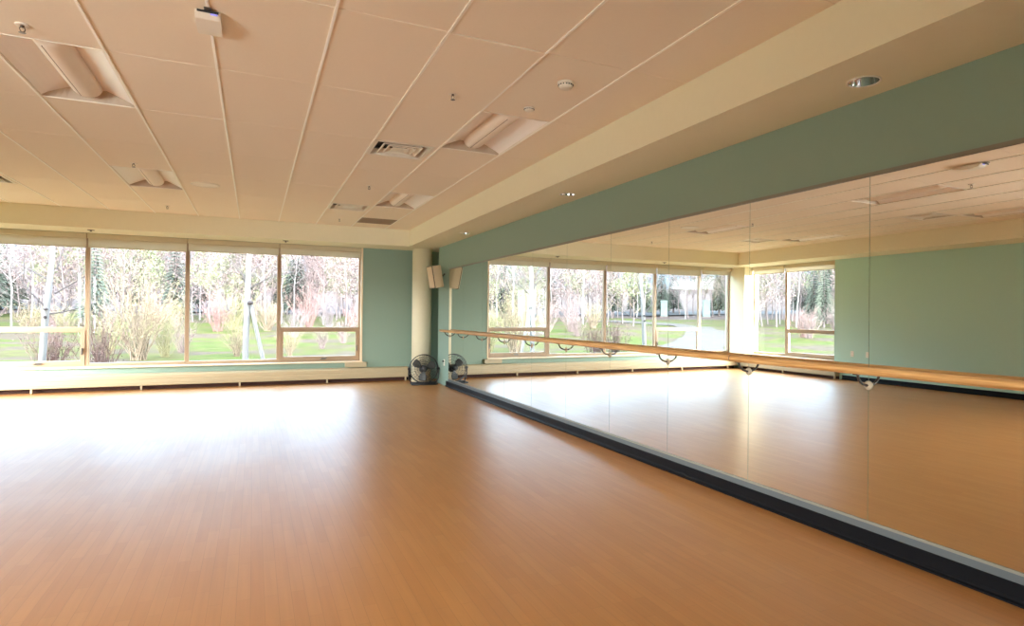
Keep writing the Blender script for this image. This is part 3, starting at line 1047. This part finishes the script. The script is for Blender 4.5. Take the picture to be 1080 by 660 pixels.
rng = random.Random(11)
def branchy(m, buds, base, d, length, rad, level, spread, n=3):
    """a bending branch with side twigs; buds collects the tips"""
    pts, rads = [Vector(base)], [rad]
    d = Vector(d).normalized()
    segs = 3 if level < 2 else 2
    for k in range(segs):
        d = (d + Vector((rng.uniform(-.18, .18), rng.uniform(-.18, .18), rng.uniform(-.02, .16)))).normalized()
        pts.append(pts[-1] + d * length / segs)
        rads.append(rad * (1 - 0.75 * (k + 1) / segs))
    m.tube(pts, rads, n if level < 1 else 3, caps=False)
    buds.append(pts[-1])
    if level >= 2: return
    for k in range(4 if level == 0 else 3):
        t = rng.uniform(0.3, 0.95)
        i = min(int(t * segs), segs - 1)
        p = pts[i].lerp(pts[i + 1], t * segs - i)
        a = rng.uniform(0, 2 * PI)
        o = d.orthogonal().normalized()
        side = (o * math.cos(a) + d.cross(o) * math.sin(a))
        branchy(m, buds, p, d * (1 - spread) + side * spread + Vector((0, 0, 0.12)), length * rng.uniform(0.4, 0.62), rad * 0.45, level + 1, spread)

def leafquads(m, pts, size, per=2, jit=0.25):
    for p in pts:
        for _ in range(per):
            c = Vector(p) + Vector((rng.uniform(-jit, jit), rng.uniform(-jit, jit), rng.uniform(-jit, jit)))
            u = Vector((rng.gauss(0, 1), rng.gauss(0, 1), rng.gauss(0, 1))).normalized()
            v = u.orthogonal().normalized()
            s = size * rng.uniform(0.6, 1.3)
            m.quad(c - u * s, c + v * s * 0.5, c + u * s, c - v * s * 0.5)

def make_bare(name, h, trunk_r, barkm, twigm, leafm, leaf=0.14, lo=0.30, nb=15, per=2, reach=0.30):
    root = empty(name)
    t = MB()
    pts = [Vector((0, 0, -0.3))]
    n = 6
    for k in range(n):
        pts.append(pts[-1] + Vector((rng.uniform(-.02, .02) * h, rng.uniform(-.02, .02) * h, (h + 0.3) / n)))
    rads = [trunk_r * (1 - 0.85 * k / n) for k in range(n + 1)]
    t.tube(pts, rads, 6, caps=False)
    t.build('trunk', barkm, root, smooth=True)
    b = MB(); buds = []
    for k in range(nb):
        f = lo + (0.97 - lo) * k / nb
        i = min(int(f * n), n - 1)
        p = pts[i].lerp(pts[i + 1], f * n - i)
        a = k * 2.4 + rng.uniform(-.4, .4)
        up = 0.55 + 0.9 * f
        branchy(b, buds, p, (math.cos(a), math.sin(a), up), h * reach * (1.15 - f * 0.75) * rng.uniform(.8, 1.2), trunk_r * 0.34, 0, 0.5)
    b.build('branches', twigm, root)
    if leafm:
        l = MB()
        leafquads(l, buds, leaf, per, h * 0.03)
        l.build('buds', leafm, root)
    return root

def make_conifer(name, h, needm):
    root = empty(name)
    MB().tube([(0, 0, -0.3), (0, 0, h * 0.5), (0, 0, h)], [h * 0.018, h * 0.012, 0.01], 6, caps=False).build('trunk', M['bark'], root, smooth=True)
    m = MB()
    lay = 26
    for q in range(lay):
        f = q / (lay - 1)
        z = h * (0.14 + 0.84 * f)
        R = h * 0.17 * (1 - f) ** 0.85 + 0.12
        nb = max(6, int(20 * (1 - f * 0.6)))
        for k in range(nb):
            a = 2 * PI * k / nb + q * 0.7 + rng.uniform(-.2, .2)
            r = R * rng.uniform(0.75, 1.15)
            d = Vector((math.cos(a), math.sin(a), 0)); s = Vector((-math.sin(a), math.cos(a), 0))
            c0 = Vector((0, 0, z)); c1 = d * r * 0.55 + Vector((0, 0, z - r * 0.10)); c2 = d * r + Vector((0, 0, z - r * 0.34))
            w = r * 0.13
            m.quad(c0, c1 + s * w, c2, c1 - s * w)
            m.quad(c0, c1 + Vector((0, 0, w * 0.7)), c2, c1 - Vector((0, 0, w * 0.9)))
    m.build('boughs', needm, root)
    return root

def make_shrub(name, h, w, stems, twigm, budm, bud=0.03, nb=2):
    root = empty(name)
    m = MB(); tips = []
    for k in range(stems):
        a = rng.uniform(0, 2 * PI); lean = rng.uniform(0.05, 1.0) ** 0.8
        d = Vector((math.cos(a) * lean * w / h, math.sin(a) * lean * w / h, 1.0)).normalized()
        base = Vector((rng.uniform(-.12, .12) * w, rng.uniform(-.12, .12) * w, -0.05))
        L_ = h * rng.uniform(0.65, 1.08)
        pts = [base]; dd = d.copy()
        for q in range(4):
            dd = (dd + Vector((rng.uniform(-.13, .13), rng.uniform(-.13, .13), 0.02))).normalized()
            pts.append(pts[-1] + dd * L_ / 4)
        r = h * 0.0065
        m.tube(pts, [r, r * .8, r * .6, r * .45, r * .2], 3, caps=False)
        tips.append(pts[-1])
        for q in range(5):
            i = rng.choice((1, 2, 3)); t = rng.random()
            p = pts[i].lerp(pts[i + 1], t)
            d2 = (dd + Vector((rng.uniform(-.7, .7), rng.uniform(-.7, .7), rng.uniform(0, .3)))).normalized()
            e = p + d2 * L_ * rng.uniform(0.15, 0.32)
            mid = p.lerp(e, 0.5) + Vector((0, 0, 0.02))
            m.tube([p, mid, e], [r * .5, r * .4, r * .15], 3, caps=False)
            tips += [e, mid]
    m.build('stems', twigm, root)
    l = MB(); leafquads(l, tips, bud, nb, 0.06 * h)
    l.build('buds', budm, root)
    return root

def put(o, x, y, rz=0.0, s=1.0):
    o.location = (x, y, gz(x, y))
    o.rotation_euler = (0, 0, rz)
    o.scale = (s, s, s)
    return o

# two big birches close to the glass
def make_birch(name, forked):
    root = empty(name)
    t = MB()
    if forked:
        t.tube([(-0.05, 0, -0.3), (-0.055, 0, 0.8), (-0.03, 0, 1.9), (0.0, 0.03, 3.2), (0.03, 0.05, 5.5), (0.05, 0.1, 8)], [0.064, 0.060, 0.058, 0.045, 0.035, 0.01], 10, caps=False)
        t.tube([(0.42, -0.1, -0.3), (0.30, -0.08, 0.5), (0.15, -0.05, 1.2), (0.03, 0.0, 1.75), (-0.02, 0.0, 1.95)], [0.045, 0.042, 0.040, 0.038, 0.025], 10, caps=False)
    else:
        t.tube([(-0.10, 0, -0.3), (-0.08, 0, 0.6), (-0.04, 0, 1.4), (0.01, 0, 2.0), (0.05, 0.03, 2.6), (0.08, 0.05, 4.0), (0.1, 0.1, 7.5)], [0.064, 0.060, 0.056, 0.052, 0.04, 0.03, 0.01], 10, caps=False)
    tr = t.build('trunk', M['birch_near'], root, smooth=True)
    k = MB()
    if forked: k.lathe([(0, -0.04), (0.05, -0.03), (0.062, 0), (0.05, 0.035), (0, 0.05)], (0.03, -0.055, 1.78), 10)
    else:
        k.lathe([(0, -0.03), (0.035, -0.02), (0.04, 0), (0.03, 0.02), (0, 0.03)], (-0.02, -0.075, 1.60), 10)
        k.lathe([(0, -0.03), (0.03, -0.02), (0.035, 0), (0.03, 0.02), (0, 0.03)], (-0.03, -0.075, 1.45), 10)
    tag(k.build('knot', M['bark'], tr, smooth=True), 'dark knot on the pale bark')
    b = MB(); buds = []
    if forked:
        br = [((-0.02, 0, 2.25), (-0.75, -0.1, 0.75), 0.9), ((0, 0, 2.45), (0.8, 0.2, 0.55), 1.0), ((-0.02, 0, 2.0), (-0.5, 0.4, 1), 0.8), ((0.02, 0, 2.1), (0.7, -0.2, .4), 0.8), ((0.0, 0.03, 3.0), (-.5, .1, .8), 1.4), ((0.0, 0.03, 3.3), (.6, .1, .8), 1.4)]
    else:
        br = [((-0.03, 0, 1.62), (-0.72, -0.05, 0.72), 1.25), ((0.08, 0, 2.1), (-0.85, 0, 0.60), 1.5), ((-0.02, 0, 1.5), (0.85, 0.1, 0.15), 0.8), ((0.12, 0, 2.35), (0.35, 0, 1.0), 1.2), ((0.1, 0, 1.9), (0.8, -0.1, 0.35), 0.9), ((0.15, 0, 2.8), (-.5, .1, .8), 1.4)]
    for p, d, L_ in br: branchy(b, buds, p, d, L_, 0.018, 0, 0.45, 5)
    b.build('branches', M['twig_grey'], root)
    l = MB(); leafquads(l, buds, 0.020, 2, 0.10); l.build('buds', M['leaf_yg'], root)
    return root
o = put(make_birch('birch_tree', True), -0.10, 15.0)
tag(o, 'white birch close to the glass with a second leaning stem forking at a dark knot', 'tree')
o = put(make_birch('birch_tree', False), -3.52, 14.87)
tag(o, 'white birch close to the glass in the left window with the casement, branches reaching left', 'tree')

# shrubs
KS = {'red': (M['twig_red'], M['twig_pink']), 'tan': (M['twig_tan'], M['twig_yel']), 'yel': (M['twig_yel'], M['leaf_yg']), 'pink': (M['twig_pink'], M['twig_pink']), 'grey': (M['twig_grey'], M['twig_pink'])}
SP = {}
for k, (a, b) in KS.items():
    SP[k] = make_shrub('twig_shrub', 1.0, 0.55, 46 if k in ('tan', 'red') else 34, a, b, 0.014, 2)
used = set()
def shrub(kind, x, y, s, label, group=None, wide=1.0):
    p = SP[kind]
    o = p if kind not in used else copy_tree(p)
    used.add(kind)
    put(o, x, y, rng.uniform(0, 6), s)
    o.scale = (s * wide, s * wide, s)
    tag(o, label, 'shrub', group)
shrub('tan', -3.37, 24.0, 2.7, 'large tan and yellow twig bush filling the middle of the second window', None, 1.1)
shrub('yel', -2.75, 25.5, 1.7, 'yellow twig bush just right of the large tan bush')
shrub('red', -3.95, 17.0, 1.35, 'reddish twig bush just left of the birch trunk in the left window')
shrub('red', -2.98, 16.6, 1.45, 'reddish twig bush right of the birch trunk, behind the lower casement')
shrub('yel', -4.75, 27.5, 1.5, 'yellowish twig bush at the left edge of the second window')
shrub('pink', -2.5, 28.0, 1.5, 'pale pink low bush between the tan bush and the mullion')
shrub('tan', -0.55, 25.0, 1.25, 'pinkish tan bush beside the foot of the forked birch')
shrub('tan', 1.18, 24.4, 1.0, 'small brown twig bush behind the right casement, at its left end')
shrub('pink', 2.7, 29.0, 1.0, 'pale pink bush behind the right casement, in its middle')
shrub('pink', 3.9, 31.5, 1.2, 'pale pink bush behind the right casement, at its right end')
shrub('red', 3.1, 42.0, 2.6, 'rounded reddish bush standing out against the woods in the right window')
band = 0
for k in range(46):
    a = math.radians(-58 + 80 * k / 45 + rng.uniform(-1, 1))
    d = rng.uniform(34, 52)
    x, y = 1.0 + d * math.sin(a), 2.0 + d * math.cos(a)
    if min(math.hypot(x - p[0], y - p[1]) for p in PATH) < 6: continue
    kind = rng.choice(('pink', 'pink', 'grey', 'tan', 'red', 'yel'))
    nm = {'pink': 'pale pink bare bush', 'grey': 'greyish pink bare bush', 'tan': 'tan bare bush', 'red': 'reddish bare bush', 'yel': 'yellowish bare bush'}[kind]
    shrub(kind, x, y, rng.uniform(1.4, 2.5), f'{nm} in the belt of shrubs beyond the lawn', f'{nm}es beyond the lawn', 1.35)

# woods behind: a few grown trees of each kind, copied one by one
W = []
for k in range(3):
    W.append(('birch', make_bare('birch_tree', 10.5 + k, 0.085, M['birch'], M['twig_grey'], M['twig_pink'], 0.11, 0.35, 20, 2, 0.24)))
for k in range(3):
    W.append(('bare', make_bare('bare_tree', 9.5 + k, 0.10, M['bark'], M['twig_grey'] if k == 1 else M['twig_pink'], M['twig_pink'], 0.12, 0.15, 24, 3, 0.30)))
for k in range(2):
    W.append(('leaf', make_bare('young_leaf_tree', 9 + k, 0.09, M['bark'], M['twig_tan'], M['leaf_yg'], 0.14, 0.18, 22, 3, 0.30)))
W.append(('con', make_conifer('conifer_tree', 13.0, M['needles'])))
W.append(('con', make_conifer('conifer_tree', 10.5, M['needles2'])))
LAB = {'birch': ('slender white birch standing in the woods across the lawn', 'white birches in the woods'),
       'bare': ('grey trunked bare tree with pinkish twigs in the woods across the lawn', 'bare trees in the woods'),
       'leaf': ('tree just coming into yellow green leaf in the woods across the lawn', 'budding trees in the woods'),
       'con': ('green conifer standing among bare trees in the woods across the lawn', 'conifers in the woods')}
usedW = set()
stood = []
BINS = [(-46.5, 73.5), (-49.3, 67.6)]
teal = mat('teal_paint', [c * 0.055 for c in (0.42, 0.88, 0.76)], 0.6)
for (x, y), lab in zip(BINS, ('left one of two teal upright boxes by the far road, in the mirror', 'right one of two teal upright boxes by the far road, in the mirror')):
    o = empty('utility_box', (x, y, gz(x, y)), 0.6)
    tag(o, lab, 'utility box', )
    MB().box(-0.5, 0.5, -0.35, 0.35, 0.1, 2.2, 0.05, 2).build('cabinet', teal, o)
    MB().prism([(-0.56, 2.2), (0.56, 2.2), (0.45, 2.36), (-0.45, 2.36)], 'y', -0.4, 0.4).build('lid', teal, o)
    MB().box(-0.6, 0.6, -0.45, 0.45, -0.3, 0.1).build('plinth', M['bark'], o)
pool = [0, 1, 2, 0, 1, 2, 3, 4, 5, 3, 4, 5, 3, 4, 5, 6, 7, 6, 7, 8, 9]
NT = 440
for k in range(NT):
    row = k % 3
    a = math.radians(-62 + 88 * (k + rng.uniform(-.5, .5)) / NT)
    d = (56, 70, 86)[row] + rng.uniform(-6, 7)
    x, y = 1.0 + d * math.sin(a), 2.0 + d * math.cos(a)
    if min(math.hypot(x - p[0], y - p[1]) for p in PATH) < 5: continue
    if any(math.hypot(x - q[0], y - q[1]) < 1.5 for q in stood): continue
    if any(abs((x - 6.46) * bn_[1] - y * (bn_[0] - 6.46)) / math.hypot(bn_[0] - 6.46, bn_[1]) < 2.0 and y < bn_[1] for bn_ in BINS): continue
    stood.append((x, y))
    w = rng.choice(pool)
    if row == 2: w = rng.choice((3, 4, 5, 3, 4, 5, 8, 9, 0, 6, 7))
    kind, p = W[w]
    o = p if w not in usedW else copy_tree(p)
    usedW.add(w)
    put(o, x, y, rng.uniform(0, 6.28), rng.uniform(0.60, 0.85) * (1, 1.12, 1.3)[row] * (0.78 if kind == 'con' else 1.0))
    tag(o, LAB[kind][0], 'tree', LAB[kind][1])

# ------------------------------------------------------------------ sky
wd = bpy.data.worlds.new('overcast_sky')
sc.world = wd
wd.use_nodes = True
N, L = wd.node_tree.nodes, wd.node_tree.links
bg = N['Background']
tc = N.new('ShaderNodeTexCoord')
sx = N.new('ShaderNodeSeparateXYZ')
L.new(tc.outputs['Generated'], sx.inputs[0])
SKY = 32.0
def sky_ramp(stops, tint):
    cr = N.new('ShaderNodeValToRGB')
    el = cr.color_ramp.elements
    while len(el) < len(stops): el.new(0.5)
    for e, (p, v) in zip(el, stops):
        e.position = p
        v /= SKY
        e.color = (v * tint[0], v * tint[1], v * tint[2], 1)
    L.new(sx.outputs['Z'], cr.inputs['Fac'])
    return cr
# overcast over the woods: dim at the tree tops, brighter overhead
north = sky_ramp([(0.0, 0.25), (0.05, 0.28), (0.10, 0.34), (0.15, 0.48), (0.20, 0.90), (0.27, 1.9), (0.36, 2.6), (1.0, 3.8)], (0.58, 0.77, 1.0))
# the sunny half of the sky behind the building
south = sky_ramp([(0.0, 10.0), (0.04, 32.0), (0.22, 28.0), (0.45, 10.0), (1.0, 6.0)], (0.95, 0.97, 1.0))
ms = N.new('ShaderNodeMapRange'); ms.interpolation_type = 'SMOOTHSTEP'
ms.inputs['From Min'].default_value = 0.0; ms.inputs['From Max'].default_value = -0.8
L.new(sx.outputs['Y'], ms.inputs['Value'])
mc = N.new('ShaderNodeMix'); mc.data_type = 'RGBA'
L.new(ms.outputs['Result'], mc.inputs[0]); L.new(north.outputs['Color'], mc.inputs[6]); L.new(south.outputs['Color'], mc.inputs[7])
cn = N.new('ShaderNodeTexNoise'); cn.inputs['Scale'].default_value = 3; cn.inputs['Detail'].default_value = 4
L.new(tc.outputs['Generated'], cn.inputs['Vector'])
mr = N.new('ShaderNodeMapRange'); mr.inputs['To Min'].default_value = 0.85; mr.inputs['To Max'].default_value = 1.15
L.new(cn.outputs['Fac'], mr.inputs['Value'])
mx = N.new('ShaderNodeMix'); mx.data_type = 'RGBA'; mx.blend_type = 'MULTIPLY'; mx.inputs[0].default_value = 1
L.new(mc.outputs[2], mx.inputs[6]); L.new(mr.outputs['Result'], mx.inputs[7])
L.new(mx.outputs[2], bg.inputs['Color'])
bg.inputs['Strength'].default_value = SKY

# sampling portals in the window openings (they give off no light themselves)
def portal(name, loc, rot, sx_, sy_):
    l = bpy.data.lights.new(name, 'AREA')
    l.shape = 'RECTANGLE'; l.size = sx_; l.size_y = sy_
    l.cycles.is_portal = True
    o = bpy.data.objects.new(name, l)
    COL.objects.link(o)
    o.location = loc; o.rotation_euler = rot
portal('window_portal', ((WX0 + WX1) / 2, YB + 0.26, (SILL + SOF) / 2), (-PI / 2, 0, 0), WX1 - WX0, SOF - SILL)
portal('window_portal', (XL - 0.26, (SY0 + SY1) / 2, (SILL + SOF) / 2), (0, -PI / 2, 0), SOF - SILL, SY1 - SY0)
portal('window_portal', (XL - 0.26, (NY0 + NY1) / 2, (SILL + SOF) / 2), (0, -PI / 2, 0), SOF - SILL, NY1 - NY0)  # the added, unseen opening

# ------------------------------------------------------------------ camera
cam = bpy.data.cameras.new('camera')
co = bpy.data.objects.new('camera', cam)
COL.objects.link(co)
yaw, pit, rol = math.radians(26.0339), math.radians(0.25586), math.radians(0.56996)
Fw = Vector((math.sin(yaw) * math.cos(pit), math.cos(yaw) * math.cos(pit), math.sin(pit)))
R_ = Vector((math.cos(yaw), -math.sin(yaw), 0))
U_ = R_.cross(Fw)
R2 = R_ * math.cos(rol) + U_ * math.sin(rol)
U2 = U_ * math.cos(rol) - R_ * math.sin(rol)
mw = Matrix(((R2.x, U2.x, -Fw.x, 0), (R2.y, U2.y, -Fw.y, 0), (R2.z, U2.z, -Fw.z, FZ), (0, 0, 0, 1)))
co.matrix_world = mw
cam.sensor_width = 36
cam.lens = 36 * 655.2358 / 1080
cam.shift_x = -47.93 / 1080
cam.clip_start = 0.02
cam.clip_end = 500
sc.camera = co

# ------------------------------------------------------------------ view and sampling
sc.view_settings.view_transform = 'Standard'
sc.view_settings.look = 'None'
sc.view_settings.gamma = 1
sc.view_settings.use_curve_mapping = False
sc.view_settings.exposure = 2.48
cy = sc.cycles
cy.use_denoising = True
cy.max_bounces = 14
cy.diffuse_bounces = 9
cy.glossy_bounces = 6
cy.transparent_max_bounces = 16
cy.sample_clamp_indirect = 6
cy.caustics_reflective = True
cy.caustics_refractive = False
